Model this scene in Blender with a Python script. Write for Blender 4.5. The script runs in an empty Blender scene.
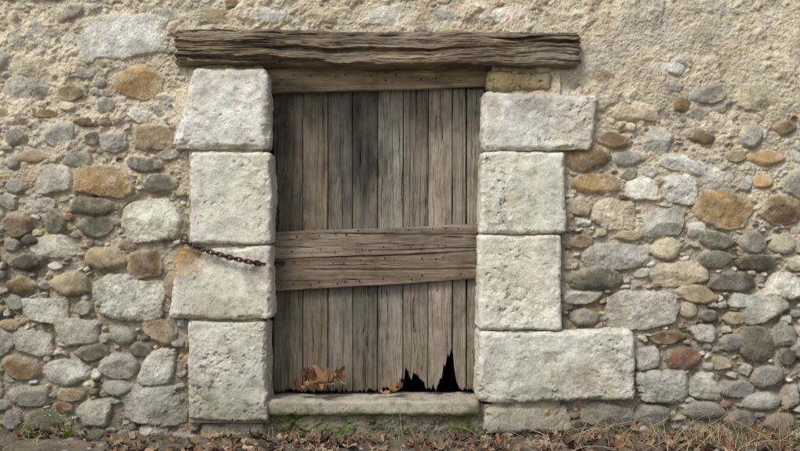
import bpy, math, random, bmesh
import numpy as np
from mathutils import Vector, Euler
random.seed(7); rng=np.random.RandomState(11)
CAMD=5.0; CX,CZ=0.0,1.0725
def P(px,py,y=0.0):
    f=(CAMD+y)/CAMD
    return ((px-400)/200.0*f, CZ+(225.5-py)/200.0*f)
def lin(c):
    c=np.array(c,float)/255.0
    return np.where(c<=0.04045,c/12.92,((c+0.055)/1.055)**2.4)
# ---------- noise ----------
def _h(xi,yi,zi,seed):
    n=(xi.astype(np.int64)*374761393+yi.astype(np.int64)*668265263+zi.astype(np.int64)*2147483647+seed*144269504)&0xffffffff
    n=((n^(n>>13))*1274126177)&0xffffffff
    n=((n^(n>>15))*2246822519)&0xffffffff
    return ((n^(n>>16))&0xffffff)/float(0xffffff)
def n3(x,y,z,seed=0):
    x=np.asarray(x,float);y=np.asarray(y,float)+0*x;z=np.asarray(z,float)+0*x
    xi=np.floor(x);yi=np.floor(y);zi=np.floor(z)
    fx=x-xi;fy=y-yi;fz=z-zi
    fx=fx*fx*(3-2*fx);fy=fy*fy*(3-2*fy);fz=fz*fz*(3-2*fz)
    xi=xi.astype(np.int64);yi=yi.astype(np.int64);zi=zi.astype(np.int64)
    r=0
    for a in (0,1):
        for b in (0,1):
            for c in (0,1):
                w=(fx if a else 1-fx)*(fy if b else 1-fy)*(fz if c else 1-fz)
                r=r+w*_h(xi+a,yi+b,zi+c,seed)
    return r*2-1
def n2(x,y,seed=0):
    x=np.asarray(x,float);y=np.asarray(y,float)+0*x
    xi=np.floor(x);yi=np.floor(y);fx=x-xi;fy=y-yi
    fx=fx*fx*(3-2*fx);fy=fy*fy*(3-2*fy)
    xi=xi.astype(np.int64);yi=yi.astype(np.int64);z=np.zeros_like(xi)
    return 2*((1-fx)*(1-fy)*_h(xi,yi,z,seed)+fx*(1-fy)*_h(xi+1,yi,z,seed)+(1-fx)*fy*_h(xi,yi+1,z,seed)+fx*fy*_h(xi+1,yi+1,z,seed))-1
def f2(x,y,s,o=4,g=0.5):
    r=0;a=1;t=0
    for i in range(o):
        r=r+a*n2((x*2.03**i)+i*17.3,(y*2.03**i)+i*5.1,s+i);t+=a;a*=g
    return r/t
def f3(x,y,z,s,o=4,g=0.5):
    r=0;a=1;t=0
    for i in range(o):
        k=2.03**i
        r=r+a*n3(x*k+i*17.3,y*k+3.7*i,z*k+i*5.1,s+i);t+=a;a*=g
    return r/t
def r2(x,y,o=0.6):
    c,s=math.cos(o),math.sin(o);return x*c+y*s,-x*s+y*c
def smooth(a,b,x):
    t=np.clip((x-a)/(b-a),0,1);return t*t*(3-2*t)
# ---------- mesh ----------
def mk(name,V,F,col=None,mat=None,parent=None,smooth=True,seed=None):
    V=np.asarray(V,np.float32);F=np.asarray(F,np.int32)
    me=bpy.data.meshes.new(name)
    k=F.shape[1]
    me.vertices.add(len(V));me.vertices.foreach_set('co',V.ravel())
    me.loops.add(F.size);me.loops.foreach_set('vertex_index',F.ravel())
    me.polygons.add(len(F));me.polygons.foreach_set('loop_start',np.arange(0,F.size,k,dtype=np.int32))
    me.polygons.foreach_set('use_smooth',np.full(len(F),smooth,dtype=bool))
    me.update(calc_edges=True)
    if col is not None:
        a=me.attributes.new('Col','FLOAT_COLOR','POINT')
        c=np.ones((len(V),4),np.float32);c[:,:3]=np.clip(col,0,0.8);a.data.foreach_set('color',c.ravel())
    if seed is not None:
        a=me.attributes.new('seed','FLOAT','POINT')
        a.data.foreach_set('value',(np.zeros(len(V))+seed).astype(np.float32))
    ob=bpy.data.objects.new(name,me);bpy.context.scene.collection.objects.link(ob)
    if mat: me.materials.append(mat)
    if parent: ob.parent=parent
    return ob
def empty(name):
    o=bpy.data.objects.new(name,None);bpy.context.scene.collection.objects.link(o);return o
def gridfaces(nv,nu):
    i=np.arange(nv*nu).reshape(nv,nu)
    return np.stack([i[:-1,:-1],i[:-1,1:],i[1:,1:],i[1:,:-1]],-1).reshape(-1,4)
# ---------- materials ----------
def nd(nt,t,**k):
    n=nt.nodes.new(t)
    for a,b in k.items(): setattr(n,a,b)
    return n
def base_mat(name,rough=0.95,spec=0.15):
    m=bpy.data.materials.new(name);m.use_nodes=True;nt=m.node_tree
    b=nt.nodes['Principled BSDF'];b.inputs['Roughness'].default_value=rough;b.inputs['Specular IOR Level'].default_value=spec
    return m,nt,b
def ramp(nt,src,stops):
    r=nd(nt,'ShaderNodeValToRGB');nt.links.new(src,r.inputs[0])
    e=r.color_ramp.elements
    while len(e)<len(stops): e.new(0.5)
    for q,(p,v) in zip(e,stops):
        q.position=p;q.color=(v,v,v,1) if not hasattr(v,'__len__') else (*v,1)
    return r.outputs[0]
def mul(nt,a,b,fac=1.0):
    m=nd(nt,'ShaderNodeMix',data_type='RGBA',blend_type='MULTIPLY');m.inputs[0].default_value=fac
    nt.links.new(a,m.inputs[6]);nt.links.new(b,m.inputs[7]);return m.outputs[2]
def noise(nt,vec,scale,detail=6,rough=0.6,dist=0):
    n=nd(nt,'ShaderNodeTexNoise');n.inputs['Scale'].default_value=scale;n.inputs['Detail'].default_value=detail
    n.inputs['Roughness'].default_value=rough;n.inputs['Distortion'].default_value=dist
    nt.links.new(vec,n.inputs['Vector']);return n.outputs[0]
def bump(nt,b,h,dist,strength=1.0,prev=None):
    n=nd(nt,'ShaderNodeBump');n.inputs['Distance'].default_value=dist;n.inputs['Strength'].default_value=strength
    nt.links.new(h,n.inputs['Height'])
    if prev: nt.links.new(prev,n.inputs['Normal'])
    nt.links.new(n.outputs[0],b.inputs['Normal']);return n.outputs[0]
def stone_mat(name,speck=1.0,bd=0.004,sc=1.0,ba=2.0):
    m,nt,b=base_mat(name)
    at=nd(nt,'ShaderNodeAttribute',attribute_name='Col')
    tc=nd(nt,'ShaderNodeTexCoord').outputs['Object']
    a=noise(nt,tc,24*sc,9,0.74);c=noise(nt,tc,135*sc,6,0.8);d=noise(nt,tc,7*sc,7,0.68)
    o=mul(nt,at.outputs['Color'],ramp(nt,a,[(0.3,0.55),(0.48,1.0),(0.72,1.2)]),0.85*speck)
    o=mul(nt,o,ramp(nt,c,[(0.34,0.30),(0.45,0.97),(0.7,1.25)]),0.95*speck)
    o=mul(nt,o,ramp(nt,d,[(0.33,(0.74,0.71,0.66)),(0.50,(1.02,1.02,1.01)),(0.7,(1.0,1.01,1.01))]),0.95)
    nt.links.new(o,b.inputs['Base Color'])
    p=bump(nt,b,a,bd*ba);bump(nt,b,c,bd*1.3,1,p)
    return m
def wood_mat(name,axis='Z',bd=0.003,dark=0.35):
    m,nt,b=base_mat(name,0.85,0.2)
    at=nd(nt,'ShaderNodeAttribute',attribute_name='Col')
    sd=nd(nt,'ShaderNodeAttribute',attribute_name='seed')
    tc=nd(nt,'ShaderNodeTexCoord').outputs['Object']
    s=nd(nt,'ShaderNodeVectorMath',operation='SCALE');s.inputs[0].default_value=(3.1,5.3,7.7);nt.links.new(sd.outputs['Fac'],s.inputs['Scale'])
    ad=nd(nt,'ShaderNodeVectorMath',operation='ADD');nt.links.new(tc,ad.inputs[0]);nt.links.new(s.outputs[0],ad.inputs[1])
    wn=nd(nt,'ShaderNodeTexNoise');wn.inputs['Scale'].default_value=4.5;wn.inputs['Detail'].default_value=2
    nt.links.new(ad.outputs[0],wn.inputs['Vector'])
    ws=nd(nt,'ShaderNodeVectorMath',operation='SCALE');ws.inputs['Scale'].default_value=0.035;nt.links.new(wn.outputs[1],ws.inputs[0])
    a2=nd(nt,'ShaderNodeVectorMath',operation='ADD');nt.links.new(ad.outputs[0],a2.inputs[0]);nt.links.new(ws.outputs[0],a2.inputs[1])
    def mp(across,along):
        q=nd(nt,'ShaderNodeMapping')
        q.inputs['Scale'].default_value=(along,across,across) if axis=='X' else (across,across,along)
        nt.links.new(a2.outputs[0],q.inputs[0]);return q.outputs[0]
    g1=noise(nt,mp(30,1.2),1,8,0.7,0.25);g2=noise(nt,mp(170,4),1,6,0.75);g3=noise(nt,mp(70,1.1),1,3,0.6);g4=noise(nt,a2.outputs[0],6,7,0.7)
    o=mul(nt,at.outputs['Color'],ramp(nt,g1,[(0.28,0.42),(0.48,0.95),(0.7,1.32)]),0.9)
    o=mul(nt,o,ramp(nt,g2,[(0.32,0.35),(0.5,1.0),(0.7,1.35)]),0.85)
    o=mul(nt,o,ramp(nt,g3,[(0.31,dark*0.4),(0.37,1.0),(1,1.0)]),1)
    o=mul(nt,o,ramp(nt,g4,[(0.32,(0.60,0.57,0.54)),(0.52,(1.02,1.02,1.0)),(0.72,(1.04,1.09,1.13))]),0.95)
    nt.links.new(o,b.inputs['Base Color'])
    p=bump(nt,b,g1,bd*2);p=bump(nt,b,g2,bd*0.8,1,p);bump(nt,b,ramp(nt,g3,[(0.29,0.0),(0.38,1.0)]),bd*1.3,1,p)
    return m
def plain_mat(name,sc=40,rough=0.9,spec=0.1,bd=0.001):
    m,nt,b=base_mat(name,rough,spec)
    at=nd(nt,'ShaderNodeAttribute',attribute_name='Col')
    tc=nd(nt,'ShaderNodeTexCoord').outputs['Object']
    a=noise(nt,tc,sc,6,0.7)
    o=mul(nt,at.outputs['Color'],ramp(nt,a,[(0.3,0.5),(0.5,1.0),(0.7,1.25)]),0.9)
    nt.links.new(o,b.inputs['Base Color']);bump(nt,b,a,bd)
    return m
M_rub=stone_mat('rubble_stone',1.0,0.003)
M_lime=stone_mat('limestone',0.66,0.0031,1.0,2.2)
M_woodV=wood_mat('weathered_planks','Z',0.0022)
M_woodH=wood_mat('weathered_rail','X',0.0022)
M_lint=wood_mat('old_beam','X',0.005,0.3)
M_leaf=plain_mat('dry_leaf',60,0.75,0.25,0.001)
M_grass=plain_mat('grass_blades',30,0.7,0.2,0.0005)
M_iron=plain_mat('rusty_iron',150,0.75,0.4,0.001)
M_soil=plain_mat('soil',25,0.98,0.05,0.01)

# ---------- rubble wall heightfield ----------
PAL=dict(W=(212,209,199),P=(190,186,175),G=(156,152,142),D=(114,109,95),O=(172,147,108),T=(172,158,131),B=(136,116,90),R=(146,112,94),C=(200,191,166),K=(98,91,80))
S=[
(118,36,55,23,2,'b','W'),(33,35,26,15,0,'b','P'),(30,66,20,12,5,'b','C'),(136,83,27,17,0,'c','O'),(72,92,15,9,0,'c','T'),(80,68,19,11,0,'b','P'),(28,88,24,14,0,'b','P'),
(42,113,23,5,2,'c','B'),(95,121,21,7,0,'c','B'),(106,105,10,7,0,'c','G'),(60,135,18,13,0,'c','P'),(92,138,9,7,0,'c','D'),(153,138,19,15,0,'b','T'),(113,143,14,10,-8,'b','G'),(33,157,17,7,-8,'c','T'),
(76,158,15,9,0,'c','G'),(143,165,18,8,5,'c','D'),(16,137,11,8,0,'c','G'),(14,163,8,8,0,'c','G'),(52,178,20,16,0,'b','W'),(102,181,33,16,6,'b','O'),(162,184,17,11,0,'c','D'),(16,185,12,9,0,'c','G'),
(40,204,18,7,0,'b','P'),(94,206,25,10,0,'c','D'),(17,225,15,12,0,'c','B'),(55,222,10,13,0,'c','D'),(94,226,18,11,5,'c','D'),(152,221,30,23,-3,'b','W'),(54,247,24,12,0,'b','P'),(104,259,22,11,0,'c','T'),
(143,265,17,15,0,'b','B'),(26,263,18,9,0,'c','K'),(71,284,18,12,0,'c','T'),(22,285,17,9,0,'c','B'),(130,300,38,24,-3,'b','W'),(46,311,23,13,8,'b','P'),(14,303,9,7,0,'c','G'),(78,331,22,14,0,'b','P'),
(160,331,17,11,15,'c','T'),(123,335,13,9,0,'c','G'),(33,343,21,13,8,'b','P'),(92,352,17,9,0,'c','D'),(67,373,23,13,-4,'c','P'),(22,368,21,11,5,'c','B'),(120,366,21,13,0,'c','P'),(158,368,17,18,10,'b','W'),
(28,396,22,11,-3,'c','G'),(95,414,18,14,0,'b','P'),(153,405,33,21,0,'b','P'),(64,408,9,6,0,'b','R'),(44,421,19,12,10,'c','D'),(118,388,15,8,0,'c','G'),(72,395,15,8,0,'c','T'),(12,420,9,10,0,'c','G'),(140,350,14,7,0,'c','D'),
(172,285,9,12,0,'c','T'),(170,155,11,6,0,'c','G'),(30,240,9,6,0,'c','K'),(12,245,8,7,0,'c','G'),(84,308,9,8,0,'c','G'),(175,215,9,12,0,'b','T'),(128,245,10,7,0,'c','T'),
(210,16,24,8,3,'b','T'),(268,15,27,9,0,'b','W'),(330,15,26,9,0,'b','C'),(388,15,27,10,0,'b','W'),(445,17,24,8,0,'b','P'),(507,16,32,9,0,'b','W'),(563,20,22,8,-5,'b','C'),
(758,96,24,15,0,'b','C'),(680,105,10,9,0,'c','B'),(636,110,28,12,0,'b','C'),(700,136,16,9,8,'c','B'),(658,140,14,14,20,'b','W'),(751,136,11,14,10,'c','G'),(588,158,21,13,-5,'c','B'),(613,140,17,9,15,'c','B'),
(687,163,28,10,8,'b','W'),(765,158,21,8,0,'c','O'),(735,157,12,7,0,'c','T'),(598,184,25,11,5,'c','O'),(642,189,16,13,-10,'b','W'),(680,190,19,14,-5,'b','W'),(718,179,17,14,20,'b','W'),(762,182,11,8,0,'c','O'),(744,182,8,9,0,'c','P'),
(723,208,31,20,5,'c','O'),(779,210,22,15,0,'c','B'),(663,222,20,15,0,'b','P'),(615,215,22,16,0,'b','C'),(716,240,19,9,10,'c','D'),(697,230,9,7,0,'b','W'),(752,243,14,11,0,'c','G'),(783,244,13,10,0,'c','C'),
(667,248,16,11,0,'c','C'),(618,257,34,14,-8,'b','P'),(714,260,19,9,-5,'c','D'),(595,279,27,12,0,'c','D'),(679,273,29,12,-4,'b','C'),(757,262,20,8,0,'c','K'),(733,282,22,10,0,'c','K'),(784,286,18,14,0,'b','W'),
(583,297,21,7,-8,'c','P'),(642,308,38,20,0,'b','P'),(697,294,19,10,8,'c','T'),(741,300,12,8,0,'b','P'),(763,307,23,15,-15,'b','P'),(688,310,10,8,0,'c','C'),(586,317,15,9,0,'c','G'),(704,333,14,9,0,'b','P'),
(669,337,18,7,0,'c','B'),(757,343,18,18,0,'c','D'),(785,335,12,12,0,'b','G'),(683,358,19,12,0,'c','R'),(732,343,12,9,0,'c','G'),(722,363,10,6,0,'b','T'),(648,358,12,13,0,'b','P'),(664,386,27,17,0,'b','P'),
(704,386,16,13,0,'b','P'),(736,389,16,10,-8,'c','G'),(768,376,17,11,0,'c','G'),(788,357,9,9,0,'c','D'),(610,416,26,12,0,'b','G'),(652,416,17,11,0,'c','G'),(762,401,20,10,0,'c','P'),(705,411,22,10,0,'c','G'),(790,395,9,12,0,'b','P'),
(740,420,16,9,0,'c','D'),(780,422,16,9,0,'c','T'),(582,242,12,7,0,'c','B'),(580,206,12,9,0,'b','T'),(736,318,13,7,0,'c','T'),(710,316,9,6,0,'c','D'),(784,128,12,7,0,'c','B'),(780,70,15,7,0,'c','T'),
(630,235,14,6,0,'c','T'),(650,172,9,6,0,'c','P'),
]
FINE=0.0034
xs=np.concatenate([np.arange(-4.2,-2.1,0.014),np.arange(-2.1,2.1,FINE),np.arange(2.1,4.2,0.014)])
zs=np.concatenate([np.arange(-0.12,2.3,FINE),np.arange(2.3,3.4,0.014)])
X,Z=np.meshgrid(xs,zs)
XR,ZR=r2(X,Z)
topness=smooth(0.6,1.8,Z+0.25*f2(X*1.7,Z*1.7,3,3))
plas=smooth(0.0,0.4,(X-0.75)*0.25+(Z-1.80)*1.5+0.5*f2(XR*2.6,ZR*2.6,9,4))*smooth(0.6,0.95,X)
plas2=smooth(0.1,0.5,(Z-1.95)*1.0+0.9*f2(XR*4,ZR*4,29,3)-0.05)
plas=np.maximum(plas,plas2*0.35)
rid=1-np.abs(f2(XR*30,ZR*30,23,4,0.6))*3.0
mort=0.008*f2(XR*9,ZR*9,21,5)+0.009*f2(XR*34,ZR*34,22,5,0.72)*(1-0.35*plas)+0.002*rid+0.003*f2(XR*120,ZR*120,25,2)-0.014*(1-topness)+0.004*topness+plas*0.012
mort+= -0.024*smooth(0.08,0.42,f2(XR*10,ZR*10,33,4,0.6))*(1-plas)*(1-0.6*topness)
mort+= 0.017*smooth(0.02,0.45,f2(XR*6.5,ZR*6.5,35,4,0.6))*(0.35+0.65*topness)
Hh=mort.copy()
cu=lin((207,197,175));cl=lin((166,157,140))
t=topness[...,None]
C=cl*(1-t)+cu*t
v=f2(XR*5,ZR*5,41,5)[...,None]
C=C*(1+0.30*v)
v2=smooth(0.1,0.6,f2(XR*6,ZR*6,47,5,0.6))[...,None]
C=C*(1-v2*0.5)+lin((184,163,130))*v2*0.5
v3=smooth(0.05,0.45,f2(XR*4,ZR*5,49,5,0.6))[...,None]*plas[...,None]
C=C*(1-v3*0.55)+lin((190,186,176))*v3*0.55
v4=smooth(0.1,0.45,f2(XR*3,ZR*2,149,5,0.62))[...,None]*plas[...,None]
C=C*(1-v4*0.35)
CM=C.copy()
def add_stone(cx,cz,rx,rz,ang,kind,colr,sid):
    R=max(rx,rz)*1.4
    i0,i1=np.searchsorted(xs,[cx-R,cx+R]);j0,j1=np.searchsorted(zs,[cz-R,cz+R])
    if i1-i0<2 or j1-j0<2: return
    rs=np.random.RandomState(sid*7+3)
    sl=(slice(j0,j1),slice(i0,i1))
    x=X[sl]-cx;z=Z[sl]-cz;fx=XR[sl];fz=ZR[sl]
    wx=x+0.20*rx*f2(fx*13,fz*13,sid,5,0.6);wz=z+0.22*rz*f2(fx*13,fz*13,sid+500,5,0.6)
    a=math.radians(ang+rs.normal(0,3));c,s=math.cos(a),math.sin(a)
    u=(wx*c+wz*s)/rx;w=(-wx*s+wz*c)/rz
    if kind=='b':
        angs=[rs.uniform(-16,16)+k for k in (0,90,180,270)]+[k+rs.uniform(-25,25) for k in (45,135,225,315) ]
        sup=[rs.uniform(0.86,1.0) for _ in range(4)]+[rs.uniform(0.92,1.28) for _ in range(4)]
        p=12;e=rs.uniform(4.5,8)
    else:
        k=rs.randint(5,8);off=rs.uniform(0,360)
        angs=[off+360/k*i+rs.uniform(-20,20) for i in range(k)];sup=[rs.uniform(0.84,1.03) for _ in angs];p=6;e=rs.uniform(2.4,4.2)
    d=0
    for q,sp in zip(angs,sup):
        q=math.radians(q);d=d+np.maximum(0,(u*math.cos(q)+w*math.sin(q))/sp)**p
    d=d**(1/p)
    if kind=='c':
        k=rs.uniform(0.55,0.85);d=d*k+(1-k)*np.sqrt(u*u+w*w)
    m=d<1
    mr=min(rx,rz)
    H=(min(0.046,0.018+0.38*mr) if kind=='c' else min(0.044,0.020+0.24*mr))*rs.uniform(0.85,1.15)
    prof=np.sqrt(np.clip(1-np.clip(d,0,1)**e,0,1))
    h=-0.012+H*prof*(1+rs.uniform(-.28,.28)*u+rs.uniform(-.30,.12)*w)
    if kind=='b':
        for _ in range(4):
            q=rs.uniform(0,2*math.pi);pl=H*0.95+(-(u*math.cos(q)+w*math.sin(q))*rs.uniform(0.2,0.9)+rs.uniform(0.0,0.3))*H-0.012
            h=np.minimum(h,pl+0.002*f2(fx*30,fz*30,sid+3,2))
        am=rs.uniform(0.5,1.3)
        h=h+am*(0.007*f2(fx*15,fz*15,sid+9,5,0.65)+0.002*f2(fx*80,fz*80,sid+19,2))
    else:
        if rs.rand()<0.6:
            q=rs.uniform(0,2*math.pi);h=np.minimum(h,H*0.8-(u*math.cos(q)+w*math.sin(q))*rs.uniform(0.1,0.5)*H-0.012+0.002*f2(fx*30,fz*30,sid+3,2))
        h=h+0.005*f2(fx*14,fz*14,sid+9,4)+0.0008*f2(fx*70,fz*70,sid+29,2)
    h=h-plas[sl]*0.005
    hv=Hh[sl]
    win=m&(h>hv)
    hv[win]=h[win]
    b=lin(colr)*(1+rs.uniform(-.16,.16))*np.array([1+rs.uniform(-.02,.03),1,1+rs.uniform(-.05,.02)])
    va=f2(fx*16,fz*16,sid+77,5,0.6)[...,None]
    vb=smooth(0.05,0.5,f2(fx*11,fz*11,sid+99,4))[...,None]
    cc=b*(1+0.50*va)
    cc=cc*(1-0.35*vb)+(b*0.35+0.65*lin((182,176,162)))*vb*0.35
    ed=np.clip(smooth(0.70,1.0,d+0.2*va[...,0])*0.55+smooth(0.12,0.45,f2(fx*18,fz*18,sid+59,5,.65))*0.4,0,0.75)[...,None]
    cc=cc*(1-ed)+CM[sl]*ed
    C[sl][win]=cc[win]
G=0.008;ox0,oz0=-4.2,-0.12
OW=int(8.4/G);OH=int(3.52/G);occ=np.zeros((OH,OW),bool)
gx=ox0+(np.arange(OW)+.5)*G;gz=oz0+(np.arange(OH)+.5)*G;GX,GZ=np.meshgrid(gx,gz)
def mark(x0,y0,x1,y1):
    a,b=P(x0,y1);c,d=P(x1,y0);occ[(GX>a)&(GX<c)&(GZ>b)&(GZ<d)]=True
for r in [(186,65,272,425),(172,85,200,149),(170,250,200,319),(476,65,564,432),(476,328,636,404),(482,92,596,150),(176,28,582,66),(262,60,492,445)]: mark(*r)
def ell(cx,cz,rx,rz,a,g=0.0):
    c,s=math.cos(a),math.sin(a);R=max(rx,rz)+g
    i0=max(0,int((cx-R-ox0)/G));i1=int((cx+R-ox0)/G)+2;j0=max(0,int((cz-R-oz0)/G));j1=int((cz+R-oz0)/G)+2
    x=GX[j0:j1,i0:i1]-cx;z=GZ[j0:j1,i0:i1]-cz
    return (slice(j0,j1),slice(i0,i1)),(((x*c+z*s)/(rx+g))**2+((-x*s+z*c)/(rz+g))**2)<1
stones=[]
for (x,y,rx,ry,an,k,c) in S:
    cx,cz=P(x,y);stones.append((cx,cz,rx/200*1.07,ry/200*1.08,-an,k,PAL[c]))
    sl,m=ell(cx,cz,rx/200,ry/200,math.radians(-an));occ[sl]|=m
plc=lambda x,z: 0.25*(x-0.75)+1.5*(z-1.84)
for rmax,tries in ((0.15,500),(0.11,1500),(0.08,2500),(0.055,4000),(0.036,5500),(0.024,8000),(0.016,11000)):
    for _ in range(tries):
        cx=rng.uniform(-4.1,4.1);cz=rng.uniform(-0.08,3.3)
        rz=rmax*rng.uniform(0.42,0.75);rx=rmax*rng.uniform(0.75,1.2);a=math.radians(rng.normal(0,12))
        if cz<2.25 and abs(cx)<2.0 and rmax>0.09: continue
        if rmax<0.02 and abs(cx)>2.2: continue
        if 0.8<cx<2.05 and plc(cx,cz)>0.12 and rng.rand()<0.9: continue
        if rmax<0.04 and rng.rand()<0.30: continue
        sl,m=ell(cx,cz,rx,rz,a,0.0)
        if m.sum()==0 or occ[sl][m].any(): continue
        occ[sl]|=m
        kk='b' if rng.rand()<0.65 else 'c'
        pal='WWPPPGGTC' if kk=='b' else ('PGGDTTBPKC' if rmax>0.04 else 'PGGTDBTCPP')
        if rmax<0.04 and kk=='b': pal='WPPGCTP'
        if rmax<0.04 and rng.rand()<0.04: pal='R'
        c=PAL[pal[rng.randint(len(pal))]]
        stones.append((cx,cz,rx*1.10,rz*1.12,math.degrees(a),kk,c))
for i,s in enumerate(stones): add_stone(*s,i+1)
Hh+=0.0012*f2(XR*150,ZR*150,93,2)
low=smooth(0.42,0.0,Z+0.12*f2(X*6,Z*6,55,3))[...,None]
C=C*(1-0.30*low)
gr=smooth(0.10,0.55,f2(XR*9,ZR*9,61,5,.6))[...,None]*smooth(1.7,0.2,Z)[...,None]
C=C*(1-0.25*gr)
bed=0.022+0.012*f2(XR*22,ZR*22,131,4,.6)
for r in [(190,70,270,422),(176,90,200,146),(174,254,200,316),(484,72,560,428),(560,336,630,396),(560,98,590,144)]:
    a,b=P(r[0],r[3]);c,d=P(r[2],r[1]);q=(X>a)&(X<c)&(Z>b)&(Z<d);Hh[q]=bed[q];C[q]=CM[q]
a,b=P(180,60);c,d=P(576,34);q=(X>a)&(X<c)&(Z>b)&(Z<d);Hh[q]=-0.004
mx0,mz0=P(262,445);mx1,mz1=P(484,402)
mm=((X>mx0)&(X<mx1)&(Z<mz1)).astype(float)
ms=(smooth(-0.15,0.25,f2(XR*10,ZR*10,70,5,.6)+0.08)*mm)[...,None]
C=C*(1-ms*0.8)+lin((96,104,54))*(1+0.5*f2(X*60,Z*60,71,2)[...,None])*ms*0.8
Hh+=ms[...,0]*0.010*(0.5+f2(XR*50,ZR*50,72,3))
wall=empty('stone_wall')
V=np.stack([X,-Hh,Z],-1).reshape(-1,3)
F=gridfaces(*X.shape)
fc=V[F[:,0]]
a,b=P(263,404);c,d=P(491,58)
F=F[~((fc[:,0]>a)&(fc[:,0]<c)&(fc[:,2]>b)&(fc[:,2]<d))]
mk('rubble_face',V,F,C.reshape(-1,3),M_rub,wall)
# ---------- blocks ----------
def block(corners,yf,yb,res=(0.005,0.005),r=0.02,disp=None,vfun=None,side=0.012,plane=None):
    pl=yf if plane is None else plane
    pts=[np.array(P(*q,pl)) for q in corners]
    W=np.linalg.norm(pts[1]-pts[0]);Hq=np.linalg.norm(pts[3]-pts[0])
    D=yb-yf-r;m=max(2,int(D/side));ex=np.linspace(D/m,D,m)
    def ax(L,rs):
        n=max(6,int(L/rs));c=np.linspace(0,1,n)
        return np.concatenate([np.zeros(m),c,np.ones(m)]),np.concatenate([ex[::-1],np.zeros(n),ex])
    u,eu=ax(W,res[0]);w,ew=ax(Hq,res[1])
    U,Wv=np.meshgrid(u,w);EU,EW=np.meshgrid(eu,ew)
    du=np.minimum(U,1-U)*W;dv=np.minimum(Wv,1-Wv)*Hq
    tu=np.clip(1-du/r,0,1);tv=np.clip(1-dv/r,0,1);e=np.sqrt(tu**2+tv**2)
    k=np.where(e>1,1-1/np.maximum(e,1e-6),0)
    U2=U+np.where(U<0.5,1,-1)*tu*r*k/W;W2=Wv+np.where(Wv<0.5,1,-1)*tv*r*k/Hq
    ec=np.clip(e,0,1)
    y=yf+r*(1-np.sqrt(1-ec**2))+np.maximum(EU,EW)
    if vfun is not None: W2=vfun(U2,W2)
    top=pts[0][None,None]*(1-U2[...,None])+pts[1][None,None]*U2[...,None]
    bot=pts[3][None,None]*(1-U2[...,None])+pts[2][None,None]*U2[...,None]
    p=top*(1-W2[...,None])+bot*W2[...,None]
    x=p[...,0];z=p[...,1]
    if disp: x,y,z=disp(x,y,z,ec)
    V=np.stack([x,y,z],-1).reshape(-1,3);F=gridfaces(*x.shape)[:,::-1]
    return V,F
def quoin(name,corners,yf,seed,col,amp=1.0,r=0.02,yb=0.16,stain=None,pit=1.0):
    def disp(x,y,z,e):
        xr,zr=r2(x,z,0.5)
        lx=0.016*amp*f3(xr*5,y*5,zr*5,seed,5,.6);lz=0.013*amp*f3(xr*5,y*5,zr*5,seed+50,5,.6)
        edge=smooth(0.0,1.0,e)
        chip=np.maximum(0,f3(xr*12,y*12,zr*12,seed+80,4,.6)-0.05)*0.08*edge
        msk=smooth(-0.25,0.35,f3(xr*5,y*5,zr*5,seed+24,3))*pit
        rd=1-np.abs(f3(xr*24+zr*8,y*22,zr*18,seed+23,4,0.6))*2.6
        ptt=-0.008*smooth(0.20,0.50,f3(xr*40,y*40,zr*40,seed+31,4,.6))
        big=np.abs(f3(xr*4.5,y*4,zr*4,seed+15,3,.55))*-0.020
        n=0.010*amp*f3(xr*6,y*6,zr*6,seed+5,4)+big*amp+(0.6+0.9*msk)*(0.0050*f3(xr*30,y*30,zr*30,seed+6,5,0.75)+0.0018*rd)+ptt*(0.3+msk)
        y=y-n+chip
        x=x+lx+0.005*f3(xr*40,y*40,zr*40,seed+7,3,.6);z=z+lz+0.005*f3(xr*40,y*40,zr*40,seed+8,3,.6)
        return x,y,z
    V,F=block(corners,yf,yb,(0.0036,0.0036),r,disp)
    x,y,z=V.T;xr,zr=r2(x,z,0.5)
    b=lin(col)
    v=f3(xr*9,y*9,zr*9,seed+60,5,.6)[:,None];w=smooth(0.1,0.5,f3(xr*22,y*22,zr*22,seed+61,4))[:,None]
    C=b*(1+0.24*v);C=C*(1-0.3*w)+C*lin((205,202,190))*0.3*w
    s2=smooth(0.20,0.50,f3(xr*40,y*40,zr*40,seed+31,4,.6))[:,None];C=C*(1-0.28*s2)
    o2=smooth(0.02,0.45,f3(xr*4,y*4,zr*5,seed+64,5,.6))[:,None];C=C*(1-0.5*o2)+lin((198,186,158))*0.5*o2
    g2=smooth(0.10,0.45,f3(xr*6,y*6,zr*4,seed+66,6,.68))[:,None];C=C*(1-0.45*g2)+lin((162,157,145))*0.45*g2
    if stain:
        for (sx,sy,sr,sc,sa) in stain:
            px,pz=P(sx,sy,yf);dd=np.sqrt((x-px)**2+((z-pz)*1.5)**2)/(sr/200)
            q=(smooth(1.0,0.2,dd+0.5*f3(x*18,y*18,z*18,seed+70,4))*sa)[:,None]
            C=C*(1-q)+lin(sc)*q
    mk(name,V,F,C,M_lime,wall)
LW=(230,226,216)
quoin('quoin_block',[(193,67),(267,67),(268,150),(170,149)],-0.066,101,LW,1.2,0.034,pit=.8)
quoin('quoin_block',[(190,151),(271,152),(271,244),(190,243)],-0.062,202,(225,220,207),1.0,0.018,pit=1.)
quoin('quoin_block',[(176,249),(270,245),(271,320),(167,319)],-0.062,303,(223,218,204),1.1,0.024,stain=[(187,246,28,(140,105,64),0.85),(176,262,34,(182,152,106),0.75),(215,312,40,(170,160,138),0.5)],pit=.8)
quoin('quoin_block',[(186,321),(267,322),(268,422),(187,423)],-0.058,404,(212,208,196),1.1,0.02,stain=[(225,418,70,(128,122,104),0.65)],pit=1.1)
quoin('quoin_block',[(487,69),(553,71),(553,92),(488,92)],-0.045,505,(160,146,112),1.2,0.03,stain=[(515,74,30,(134,124,84),0.6)])
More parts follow.
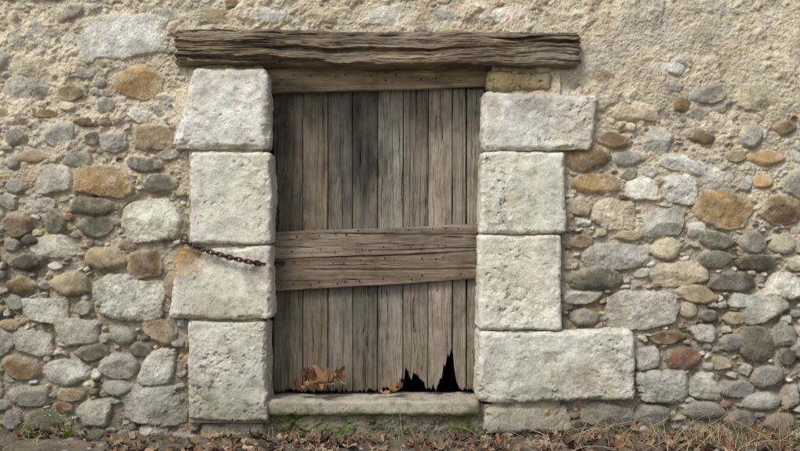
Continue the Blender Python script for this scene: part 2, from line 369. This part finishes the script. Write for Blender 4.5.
quoin('quoin_block',[(484,92),(599,95),(590,151),(482,150)],-0.064,606,LW,1.3,0.026,pit=.8,stain=[(540,95,60,(176,170,156),0.45)])
quoin('quoin_block',[(482,151),(566,152),(566,233),(479,235)],-0.062,707,(228,224,211),1.0,0.022,pit=1.)
quoin('quoin_block',[(479,235),(562,235),(562,330),(478,330)],-0.062,808,(229,224,210),1.0,0.018,pit=.9)
quoin('quoin_block',[(477,331),(634,329),(637,400),(478,405)],-0.062,909,(222,218,206),1.5,0.028,stain=[(550,402,90,(160,154,138),0.55)],pit=1.0)
quoin('quoin_block',[(486,406),(571,404),(573,434),(484,436)],-0.035,1010,(170,165,150),1.9,0.03)
quoin('quoin_block',[(200,424),(266,423),(268,446),(196,446)],-0.02,1111,(146,140,124),1.9,0.03)
def sdisp(x,y,z,e):
    return x,y-0.008*f3(x*12,y*12,z*12,3,4),z+0.006*f3(x*8,y*10,z*10,4,4)-0.018*smooth(0.4,1,e)*np.abs(f3(x*14,y*16,z*16,8,3))
V,F=block([(262,400),(480,400),(480,415),(262,415)],-0.03,0.22,(0.005,0.004),0.020,sdisp)
x,y,z=V.T;sc=lin((178,171,155))*(1+0.3*f3(x*9,y*9,z*9,5,5,.6)[:,None])
q=(smooth(0.05,0.4,f3(x*9,y*9,z*9,15,5,.6)+(0.185-z)*6))[:,None]*0.7;sc=sc*(1-q)+lin((104,108,66))*q
sill=mk('door_sill',V,F,sc,M_lime,wall)
def boxm(name,a,b,col,mat,par):
    (x0,y0,z0),(x1,y1,z1)=a,b
    V=[(x0,y0,z0),(x1,y0,z0),(x1,y1,z0),(x0,y1,z0),(x0,y0,z1),(x1,y0,z1),(x1,y1,z1),(x0,y1,z1)]
    F=[(0,3,2,1),(4,5,6,7),(0,1,5,4),(1,2,6,5),(2,3,7,6),(3,0,4,7)]
    return mk(name,V,F,np.tile(lin(col),(8,1)),mat,par,False)
dx0,dz0=P(268,404);dx1,dz1=P(487,66)
boxm('masonry_core',(-4.2,0.060,-0.2),(dx0-0.012,0.5,3.4),(150,142,125),M_rub,wall)
boxm('masonry_core',(dx1+0.012,0.060,-0.2),(4.2,0.5,3.4),(150,142,125),M_rub,wall)
boxm('masonry_core',(dx0-0.012,0.063,dz1+0.02),(dx1+0.012,0.5,3.398),(150,142,125),M_rub,wall)
boxm('masonry_core',(dx0-0.012,0.063,-0.198),(dx1+0.012,0.5,0.13),(120,112,98),M_rub,wall)
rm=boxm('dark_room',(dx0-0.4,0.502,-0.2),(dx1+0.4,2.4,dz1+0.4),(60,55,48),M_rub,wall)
me=rm.data
bm=bmesh.new();bm.from_mesh(me);bm.faces.ensure_lookup_table()
f=min(bm.faces,key=lambda f:f.calc_center_median().y);bmesh.ops.delete(bm,geom=[f],context='FACES_ONLY');bm.to_mesh(me);bm.free()
# ---------- lintel ----------
def lgrain(x,z): return z+0.022*f2(x*1.6,z*2,74,2)+0.006*f2(x*7,z*8,75,3)
def ldisp(x,y,z,e):
    zg=lgrain(x,z)
    g=f2(x*3.0,zg*42,77,5,0.68);g2=f2(x*9,zg*130,78,3,.6)
    cm=smooth(-0.3,0.2,f2(x*2,z*9,178,3))
    crack=(-0.030*smooth(0.25,0.45,f2(x*1.5+5,zg*38,79,3))-0.012*smooth(0.22,0.42,f2(x*3.4+5,zg*90,179,2)))*(0.3+0.7*cm)
    h=0.010*g+0.005*g2+crack+0.016*f2(x*4.5,z*8,80,5,.6)
    z=z+0.018*f2(x*3.5,y*6,81,5,0.6)+0.008*f2(x*16,y*9,84,3)*e
    endn=smooth(1.05,0.80,np.abs(x+0.11))
    x=x+0.035*f2(z*50,y*30,82,3)*(1-endn)
    return x,y-h,z
V,F=block([(175,29),(579,34),(580,66),(177,64)],-0.085,0.3,(0.0045,0.0024),0.022,ldisp,plane=-0.06)
x,y,z=V.T;zg=lgrain(x,z)
lc=lin((138,123,104))*(1+0.5*f2(x*2.2,zg*28,90,5,.65)[:,None]+0.3*f2(x*3,z*6,91,3)[:,None])
q=smooth(0.0,0.45,f2(x*2.6,zg*12,92,5,.6))[:,None]*0.65;lc=lc*(1-q)+lin((152,144,130))*q
q=smooth(0.1,0.5,f2(x*3.0,zg*18,95,5,.6))[:,None]*0.6;lc=lc*(1-q)+lin((80,66,52))*q
mk('wooden_lintel',V,F,lc,M_lint,wall,seed=0.3)
# ---------- door ----------
door=empty('wooden_door')
DY=0.13
pl=[(273.5,302.5,'b'),(303.1,327.7,'b'),(328.3,352.3,'g'),(352.9,377.4,'g'),(378.2,402.9,'m'),(403.5,427.9,'m'),(428.7,452,'l'),(452.9,465.9,'m'),(467,484.8,'l')]
pc=dict(b=(118,107,94),g=(116,109,99),m=(136,128,117),l=(144,135,122))
def wdisp(seed,tilt):
    def f(x,y,z,e):
        g=f2(x*70+0.8*f2(x*3,z*3,seed+3,2),z*1.6,seed,4,0.6)
        y=y-0.0018*g+0.005*f2(x*2,z*1.2,seed+9,2)+0.005*smooth(0.32,0.48,f2(x*45+1.0*n2(x*2,z*2,seed+4),z*0.8,seed+1,2))
        x=x+0.0022*f2(x*2,z*5,seed+5,4)
        return x,y,z
    return f
for i,(a,b,k) in enumerate(pl):
    seed=1200+i*13
    def vf(U,W,i=i,seed=seed):
        px=pl[i][0]+(pl[i][1]-pl[i][0])*U
        cut={5:np.interp(px,[403,406,411,418,424,428],[380,372,375,378,384,387]),6:np.interp(px,[429,434,438,441,443,446,450,453],[386,389,388,378,372,360,357,350]),7:np.interp(px,[453,455,458,466],[350,372,389,391]),4:np.interp(px,[378,392,398,403],[390,389,386,380])}.get(i,390.5+0*px)
        cut=cut+(4.5 if i in (5,6) else 2.0)*n2(px*0.5,px*0+3,seed)+(2.0 if i in (5,6,7) else 1.0)*n2(px*1.3,px*0+3,seed+2)
        f=(cut-88)/304.0
        return W*(1+(f-1)*smooth(0.75,1.0,W))
    V,F=block([(a+rng.uniform(-.4,.4),88),(b+rng.uniform(-.4,.4),88),(b+rng.uniform(-.4,.3),392),(a+rng.uniform(-.3,.4),392)],DY+rng.uniform(0,0.007),DY+0.034,(0.0022,0.008 if i not in (5,6) else 0.004),0.003,wdisp(seed,0),vf,plane=DY,side=0.008)
    x,y,z=V.T
    base=lin(pc[k])*(1+rng.uniform(-.18,.18))*np.array([1+rng.uniform(-.03,.04),1,1+rng.uniform(-.05,.03)])
    c=base*(1+0.35*f2(x*7,z*2,seed+2,5,.6)[:,None])
    for (qx,qy,wx,wz,am) in ((362,150,0.14,0.46,0.82),(368,160,0.07,0.24,0.7),(285,125,0.07,0.34,0.5),(330,110,0.08,0.2,0.35),(420,120,0.05,0.2,0.3)):
        sx,sz=P(qx,qy,DY);dd=np.sqrt(((x-sx)/wx)**2+((z-sz)/wz)**2)
        q=(smooth(1.25,0.0,dd+0.8*f2(x*22,z*5,1500,5,.65))*am)[:,None];c=c*(1-q)+lin((46,44,41))*q
    q=(smooth(0.75,0.2,z+0.2*f2(x*9,z*3,1510,3)))[:,None]*0.35;c=c*(1-q)+lin((134,122,104))*q
    q=smooth(0.40,0.2,z+0.10*f2(x*22,z*8,1520,4))[:,None]*0.5;c=c*(1-q)+lin((88,77,64))*q
    mk('plank',V,F,c,M_woodV,door,seed=i*1.37+0.5)
def rail(name,cs,yf,yb,seed,col,r=0.005):
    def f(x,y,z,e):
        g=f2(x*1.6,z*70+0.8*f2(x*3,z*3,seed+3,2),seed,4,0.6)
        return x+0.008*f2(z*40,y*20,seed+6,3)*smooth(0.49,0.52,np.abs(x+0.13)),y-0.002*g+0.006*smooth(0.3,0.45,f2(x*0.9,z*40,seed+1,2)),z+0.006*f2(x*3,y*2,5,4,.6)
    V,F=block(cs,yf,yb,(0.006,0.0022),r,f,plane=yf,side=0.01)
    x,y,z=V.T;c=lin(col)*(1+0.45*f2(x*1.8,z*12,seed+2,5,.6)[:,None])
    q=smooth(0.05,0.45,f2(x*2,z*9,seed+22,5,.6))[:,None]*0.55;c=c*(1-q)+lin((88,74,61))*q
    mk(name,V,F,c,M_woodH,door,seed=seed*0.11)
rail('middle_rail_upper',[(272,232),(478,224),(477.5,250.6),(272,259.2)],DY-0.036,DY-0.001,61,(134,122,107))
rail('middle_rail_lower',[(272,259.5),(477.5,250.9),(477,279),(272,291.5)],DY-0.034,DY-0.001,73,(126,112,96))
rail('top_rail',[(266,68),(488,67),(488,86),(266,93)],DY-0.05,DY-0.002,85,(158,144,120))
def dome(cx,y,cz,r,n=8):
    vs=[(cx,y-r*0.6,cz)]
    for k,(rr,yy) in enumerate([(0.7,-0.4),(1.0,0.0),(1.0,0.4)]):
        for j in range(n):
            a=2*math.pi*j/n;vs.append((cx+r*rr*math.cos(a),y+r*yy,cz+r*rr*math.sin(a)))
    fs=[(0,1+j,1+(j+1)%n,1+(j+1)%n) for j in range(n)]
    for k in (0,1):
        for j in range(n): fs.append((1+k*n+j,1+(k+1)*n+j,1+(k+1)*n+(j+1)%n,1+k*n+(j+1)%n))
    return vs,fs
class MB:
    def __init__(s): s.V=[];s.F=[];s.C=[]
    def add(s,v,f,c):
        o=len(s.V);s.V+=list(map(tuple,v));s.F+=[tuple(i+o for i in q) for q in f]
        s.C+=[tuple(c)]*len(v)
    def out(s,name,mat,parent=None,smooth=True):
        me=bpy.data.meshes.new(name);me.from_pydata(s.V,[],[tuple(dict.fromkeys(q)) for q in s.F]);me.update()
        a=me.attributes.new('Col','FLOAT_COLOR','POINT');c=np.ones((len(s.V),4),np.float32);c[:,:3]=s.C;a.data.foreach_set('color',c.ravel())
        me.polygons.foreach_set('use_smooth',[smooth]*len(me.polygons))
        ob=bpy.data.objects.new(name,me);bpy.context.scene.collection.objects.link(ob);me.materials.append(mat)
        if parent: ob.parent=parent
        return ob
nb=MB();rc=lin((56,45,38))
for (a,b,k) in pl[:-1]:
    for t in ((0.3,0.72) if b-a>20 else (0.5,)):
        px=a+(b-a)*t
        sl=(px-272)/206.0
        for (ya,yb) in ((236,228),(253,245),(264,256),(286,274)):
            if rng.rand()<0.25: continue
            py=ya+(yb-ya)*sl+rng.uniform(-2,2);cx,cz=P(px+rng.uniform(-3,3),py,DY-.036)
            nb.add(*dome(cx,DY-0.036,cz,rng.uniform(0.0034,0.0054)),rc)
        if rng.rand()<0.8:
            cx,cz=P(px,78+rng.uniform(-3,3),DY-.05);nb.add(*dome(cx,DY-0.051,cz,0.0045),rc)
nb.out('nails',M_iron,door)
# ---------- chain ----------
def torus_link(p,d,roll,L,Wd,w,c,mb):
    d=Vector(d).normalized();up=Vector((0,-1,0));s=d.cross(up).normalized();up=s.cross(d)
    s2=s*math.cos(roll)+up*math.sin(roll);u2=d.cross(s2)
    n=14;m=6;vs=[];fs=[]
    for i in range(n):
        t=2*math.pi*i/n;cx=math.cos(t);sy=math.sin(t)
        ctr=Vector(p)+d*((L/2-Wd/2)*(1 if cx>0 else -1)*min(1,abs(cx)*3)+Wd/2*cx)+s2*(Wd/2*sy)
        out=(d*cx+s2*sy).normalized()
        for j in range(m):
            q=2*math.pi*j/m;vs.append(ctr+out*(w*math.cos(q))+u2*(w*math.sin(q)))
    for i in range(n):
        for j in range(m):
            fs.append((i*m+j,((i+1)%n)*m+j,((i+1)%n)*m+(j+1)%m,i*m+(j+1)%m))
    mb.add(vs,fs,c)
cb=MB()
pts=[(184,241,-0.080),(194,246.5,-0.085),(212,252.5,-0.092),(232,258,-0.098),(250,262,-0.092),(264,264,-0.055),(272,264,0.02),(280,262.5,0.080)]
pw=[]
for (a,b,y) in pts:
    xx,zz=P(a,b,y);pw.append((xx,y,zz))
pw=np.array(pw);seg=np.r_[0,np.cumsum(np.linalg.norm(np.diff(pw,axis=0),axis=1))]
step=0.024;N=int(seg[-1]/step)
for i in range(N+1):
    s=i*step;p=[np.interp(s,seg,pw[:,k]) for k in range(3)];p2=[np.interp(s+0.004,seg,pw[:,k]) for k in range(3)];p1=[np.interp(s-0.004,seg,pw[:,k]) for k in range(3)]
    d=np.array(p2)-np.array(p1)
    torus_link(p,d,(i%2)*math.pi/2+0.5+rng.uniform(-.3,.3),0.037,0.021,0.0046,lin((76,56,46))*rng.uniform(.7,1.3),cb)
x0,z0=P(184,240,-0.07)
torus_link((x0,-0.072,z0+0.004),(0.3,0,1),0.4,0.05,0.032,0.005,lin((96,62,42)),cb)
x0,z0=P(280,263,0.085)
torus_link((x0,0.086,z0),(1,0,0.1),1.2,0.045,0.03,0.005,lin((60,46,38)),cb)
cb.add(*dome(x0+0.012,0.092,z0,0.013),lin((60,46,38)))
cb.out('rusty_chain',M_iron)
# ---------- ground ----------
gxs=np.concatenate([np.linspace(-80,-4,20)[:-1],np.arange(-4,4,0.02),np.linspace(4,80,20)])
gys=np.concatenate([np.linspace(-80,-3,20)[:-1],np.arange(-3,0.1,0.02),np.linspace(0.12,80,14)])
A,B=np.meshgrid(gxs,gys)
def gh(x,y):
    x=np.asarray(x,float);y=np.asarray(y,float)
    near=np.where(np.abs(y)<4,1.0,0.0)*np.where(np.abs(x)<4.5,1,0)
    return 0.045*smooth(-0.45,-0.02,y)*near-0.01+near*(0.030*f2(x*3,y*3,300,3)+0.012*f2(x*25,y*25,301,3))
Zg=gh(A,B)
gc=lin((112,102,88))*(1+0.4*f2(A*6,B*6,303,4)[...,None])
ground=mk('ground',np.stack([A,B,Zg],-1).reshape(-1,3),gridfaces(*A.shape),gc.reshape(-1,3),M_soil)
# ---------- leaves ----------
LC=[(132,110,88),(110,92,76),(150,130,106),(96,81,70),(138,117,94),(164,146,122),(90,76,66),(126,94,72),(144,106,78)]
def leaf(mb,pos,size,rot,tilt,roll,curl,c,rs):
    n=26;vs=[Vector((0,0,0))];rings=(0.35,0.7,1.0)
    sh=rs.randint(3)
    for q in rings:
        for j in range(n):
            t=2*math.pi*j/n
            if sh==0: r=0.45+0.55*abs(math.cos(2.5*t))**0.8
            else: r=0.36+0.64*abs(math.cos(t))**1.5
            r=(0.5*(1-q)+r*q)*q*(1+0.10*math.sin(9*t+size*999)*q)
            x=r*math.cos(t);y=r*math.sin(t)
            z=curl*(x*x*0.6+ y*y*1.2)+0.12*q*math.sin(5*t+size*500)+0.12*abs(y)
            vs.append(Vector((x,y,z)))
    E=Euler((tilt,roll,rot)).to_matrix()
    vs=[E@(v*size)+Vector(pos) for v in vs]
    fs=[(0,1+j,1+(j+1)%n) for j in range(n)]
    for k in range(2):
        for j in range(n): fs.append((1+k*n+j,1+(k+1)*n+j,1+(k+1)*n+(j+1)%n,1+k*n+(j+1)%n))
    mb.add(vs,fs,c)
lb=MB();rl=np.random.RandomState(5)
for i in range(2300):
    x=rl.uniform(-3.0,3.0);y=-abs(rl.normal(0,0.30))-0.05
    if y<-1.6: continue
    dens=0.36+0.7*float(n2(x*1.8,y*3,400))+ (0.15 if x>-0.9 else -0.1)
    if rl.rand()>dens: continue
    size=rl.uniform(0.013,0.034)*(1.6 if rl.rand()<0.15 else 1)
    z=float(gh(x,y))+size*0.1+rl.uniform(0.0,0.014)
    leaf(lb,(x,y,z),size,rl.uniform(0,6.28),rl.normal(0,0.5),rl.normal(0,0.5),rl.uniform(-0.5,1.5),lin(LC[rl.randint(len(LC))])*rl.uniform(.65,1.2),rl)
lb.out('leaf_litter',M_leaf)
db=MB()
for (px,py,yy,s,r,t,ro,cu) in [(318,379,0.03,0.075,0.5,1.1,0.2,0.9),(306,386,0.0,0.06,2.0,0.7,-0.4,1.2),(328,383,0.01,0.065,3.4,0.9,0.5,1.0),(310,374,0.06,0.055,4.4,1.2,-0.3,0.7),(322,390,-0.01,0.05,5.2,0.5,0.2,1.3),(298,390,0.03,0.045,1.2,0.5,0.1,0.9),(336,376,0.07,0.05,0.9,1.3,0.4,0.8),(392,391,0.05,0.04,2.2,0.6,0.1,0.9),(401,388,0.09,0.035,4.2,0.9,-0.2,0.9),(384,394,0.06,0.03,0.2,0.4,0.1,0.8)]:
    xx,zz=P(px,py,yy);zz=max(zz,0.222)
    leaf(db,(xx,yy,zz),s,r,t,ro,cu,lin((148,112,80))*rl.uniform(.65,1.2),rl)
db.out('dry_leaves',M_leaf)
# ---------- grass, weeds, twigs ----------
def blade(mb,p,h,w,az,lean,c,seg=5,curlk=1.0):
    p=Vector(p);dx=Vector((math.cos(az),math.sin(az),0));sd=Vector((-math.sin(az),math.cos(az),0))
    vs=[];fs=[]
    for i in range(seg+1):
        t=i/seg;q=p+Vector((0,0,h*(t-0.25*lean*t*t*curlk)))+dx*(h*lean*t*t)
        ww=w*(1-t**1.5)+0.0003
        vs+= [q-sd*ww,q+sd*ww]
    for i in range(seg): fs.append((2*i,2*i+1,2*i+3,2*i+2))
    mb.add(vs,fs,c)
gb=MB()
for i in range(3000):
    x=rl.uniform(-3,3);y=-abs(rl.normal(0,0.2))-0.035
    k=0.25+0.5*float(n2(x*2.5,1,411))+(0.5 if x>0.8 else 0)
    if rl.rand()>k: continue
    c=lin((182,165,130)) if rl.rand()<0.82 else lin((112,110,68))
    blade(gb,(x,y,float(gh(x,y))),rl.uniform(0.02,0.08)*(1.6 if x>1.0 else 1),rl.uniform(0.0006,0.0016),rl.uniform(0,6.28),rl.uniform(0.3,1.8),c*rl.uniform(.5,1.2))
gb.out('dry_grass',M_grass)
def tube(mb,pts,r,c,m=5):
    vs=[];fs=[];n=len(pts)
    for i,p in enumerate(pts):
        p=Vector(p);d=(Vector(pts[min(i+1,n-1)])-Vector(pts[max(i-1,0)])).normalized()
        s=d.cross(Vector((0.1,1,0.05))).normalized();u=s.cross(d);rr=r*(1-0.7*i/(n-1))
        for j in range(m):
            a=2*math.pi*j/m;vs.append(p+s*rr*math.cos(a)+u*rr*math.sin(a))
    for i in range(n-1):
        for j in range(m): fs.append((i*m+j,i*m+(j+1)%m,(i+1)*m+(j+1)%m,(i+1)*m+j))
    mb.add(vs,fs,c)
tb=MB()
for i in range(220):
    if rl.rand()<0.65: x=rl.uniform(0.7,2.4)
    else: x=rl.uniform(-2.6,0.7)
    y=-rl.uniform(0.05,0.35);L=rl.uniform(0.1,0.38) if x>0.6 else rl.uniform(0.05,0.18);az=rl.normal(0,1.0)+ (0 if rl.rand()<.5 else math.pi);el=rl.uniform(0.10,1.25)
    p=Vector((x,y,float(gh(x,y))+0.01));pts=[p.copy()];e=el
    for k in range(7):
        e+=rl.normal(-0.08,0.12);az+=rl.normal(0,0.12)
        p=p+Vector((math.cos(az)*math.cos(e),math.sin(az)*math.cos(e)*0.4,math.sin(e)))*L/7;p.y=min(p.y,-0.05);pts.append(p.copy())
    c=lin((176,157,128))*rl.uniform(.5,1.2);tube(tb,pts,rl.uniform(0.0010,0.0024),c)
    for k in range(2):
        q=pts[rl.randint(3,7)];e2=e+rl.uniform(-.9,.9);q2=[q+Vector((math.cos(az)*math.cos(e2),-0.1,math.sin(e2)))*L*0.07*j for j in range(4)];tube(tb,q2,0.0009,c)
tb.out('dry_twigs',M_grass)
mb=MB()
for i in range(4500):
    px=rl.uniform(266,478);py=rl.uniform(407,438)
    if float(n2(px*0.05,py*0.12,500))+0.6*float(n2(px*0.15,py*0.3,501))<-0.15+ (py<413)*0.4: continue
    x,z=P(px,py)
    blade(mb,(x,-0.012-rl.uniform(0,0.020),z-0.003),rl.uniform(0.005,0.014),0.0011,-math.pi/2+rl.normal(0,0.8),rl.uniform(0.5,1.3),lin((114,120,62))*rl.uniform(.45,1.25),3)
mb.out('moss',M_grass)
def weed(name,px,yy,n,h,c,rl=rl):
    w=MB();x,_=P(px,430,yy);z=float(gh(x,yy))
    for i in range(n):
        az=rl.uniform(0,6.28);le=rl.uniform(.1,.9);hh=h*rl.uniform(.5,1);L=[]
        p=Vector((x+rl.normal(0,.012),yy+rl.normal(0,.01),z))
        for k in range(6):
            t=k/5;L.append(p+Vector((math.cos(az)*le*hh*t*t,math.sin(az)*le*hh*t*t*0.6,hh*t)))
        tube(w,L,0.0012,lin(c)*0.8)
        for k in range(1,6):
            for sgn in (-1,1):
                if rl.rand()<0.25: continue
                q=L[k];a2=az+sgn*1.3+rl.normal(0,.4);s=rl.uniform(0.009,0.020)
                d=Vector((math.cos(a2),math.sin(a2),rl.uniform(-.2,.6))).normalized();sd=d.cross(Vector((rl.normal(0,.3),rl.normal(0,.3),1))).normalized()
                w.add([q,q+d*s*.5+sd*s*.33,q+d*s*1.1,q+d*s*.5-sd*s*.33],[(0,1,2,3)],lin(c)*rl.uniform(.7,1.35))
    w.out(name,M_grass)
weed('weed_plant',66,-0.1,16,0.15,(134,148,72));weed('weed_plant',30,-0.12,9,0.09,(118,130,64));weed('weed_plant',96,-0.1,5,0.07,(114,126,68))
weed('weed_plant',300,-0.09,4,0.05,(106,120,60));weed('weed_plant',755,-0.1,4,0.06,(114,120,68));weed('weed_plant',160,-0.1,4,0.06,(108,118,60))
pb=MB()
for i in range(260):
    x=rl.uniform(-2.6,2.6);y=-rl.uniform(0.03,0.8);s=rl.uniform(0.004,0.018);c=lin(PAL['PGTDC'[rl.randint(5)]])*0.8
    z=float(gh(x,y));vs=[];fs=[];n=8;m=5
    for a in range(m+1):
        ph=math.pi*a/m
        for b in range(n):
            th=2*math.pi*b/n;k=1+0.15*math.sin(3*th+i)+0.1*math.cos(2*ph+i);vs.append((x+s*1.3*k*math.sin(ph)*math.cos(th),y+s*k*math.sin(ph)*math.sin(th),z+s*0.7*math.cos(ph)))
    for a in range(m):
        for b in range(n): fs.append((a*n+b,(a+1)*n+b,(a+1)*n+(b+1)%n,a*n+(b+1)%n))
    pb.add(vs,fs,c)
pb.out('pebbles',M_rub)
# ---------- light, camera ----------
sdv=Vector((-0.42,-0.58,0.80)).normalized()
sun=bpy.data.lights.new('sun','SUN');sun.energy=2.0;sun.angle=math.radians(18);sun.color=(1.0,0.98,0.95)
so=bpy.data.objects.new('sun',sun);bpy.context.scene.collection.objects.link(so);so.rotation_euler=sdv.to_track_quat('Z','Y').to_euler()
w=bpy.data.worlds.new('World');bpy.context.scene.world=w;w.use_nodes=True;nt=w.node_tree
sk=nt.nodes.new('ShaderNodeTexSky');sk.sky_type='NISHITA';sk.sun_disc=False;sk.sun_elevation=math.asin(sdv.z);sk.sun_rotation=math.atan2(sdv.x,sdv.y);sk.dust_density=3;sk.ozone_density=0.8
hs=nt.nodes.new('ShaderNodeHueSaturation');hs.inputs['Saturation'].default_value=0.45
nt.links.new(sk.outputs[0],hs.inputs['Color']);bg=nt.nodes['Background'];nt.links.new(hs.outputs[0],bg.inputs[0]);bg.inputs[1].default_value=0.15
cam=bpy.data.cameras.new('camera');co=bpy.data.objects.new('camera',cam);bpy.context.scene.collection.objects.link(co)
co.location=(0,-CAMD,CZ);co.rotation_euler=(math.pi/2,0,0);cam.lens=45;cam.sensor_width=36;cam.clip_end=500
bpy.context.scene.camera=co
vs=bpy.context.scene.view_settings;vs.view_transform='Standard';vs.look='None';vs.exposure=0
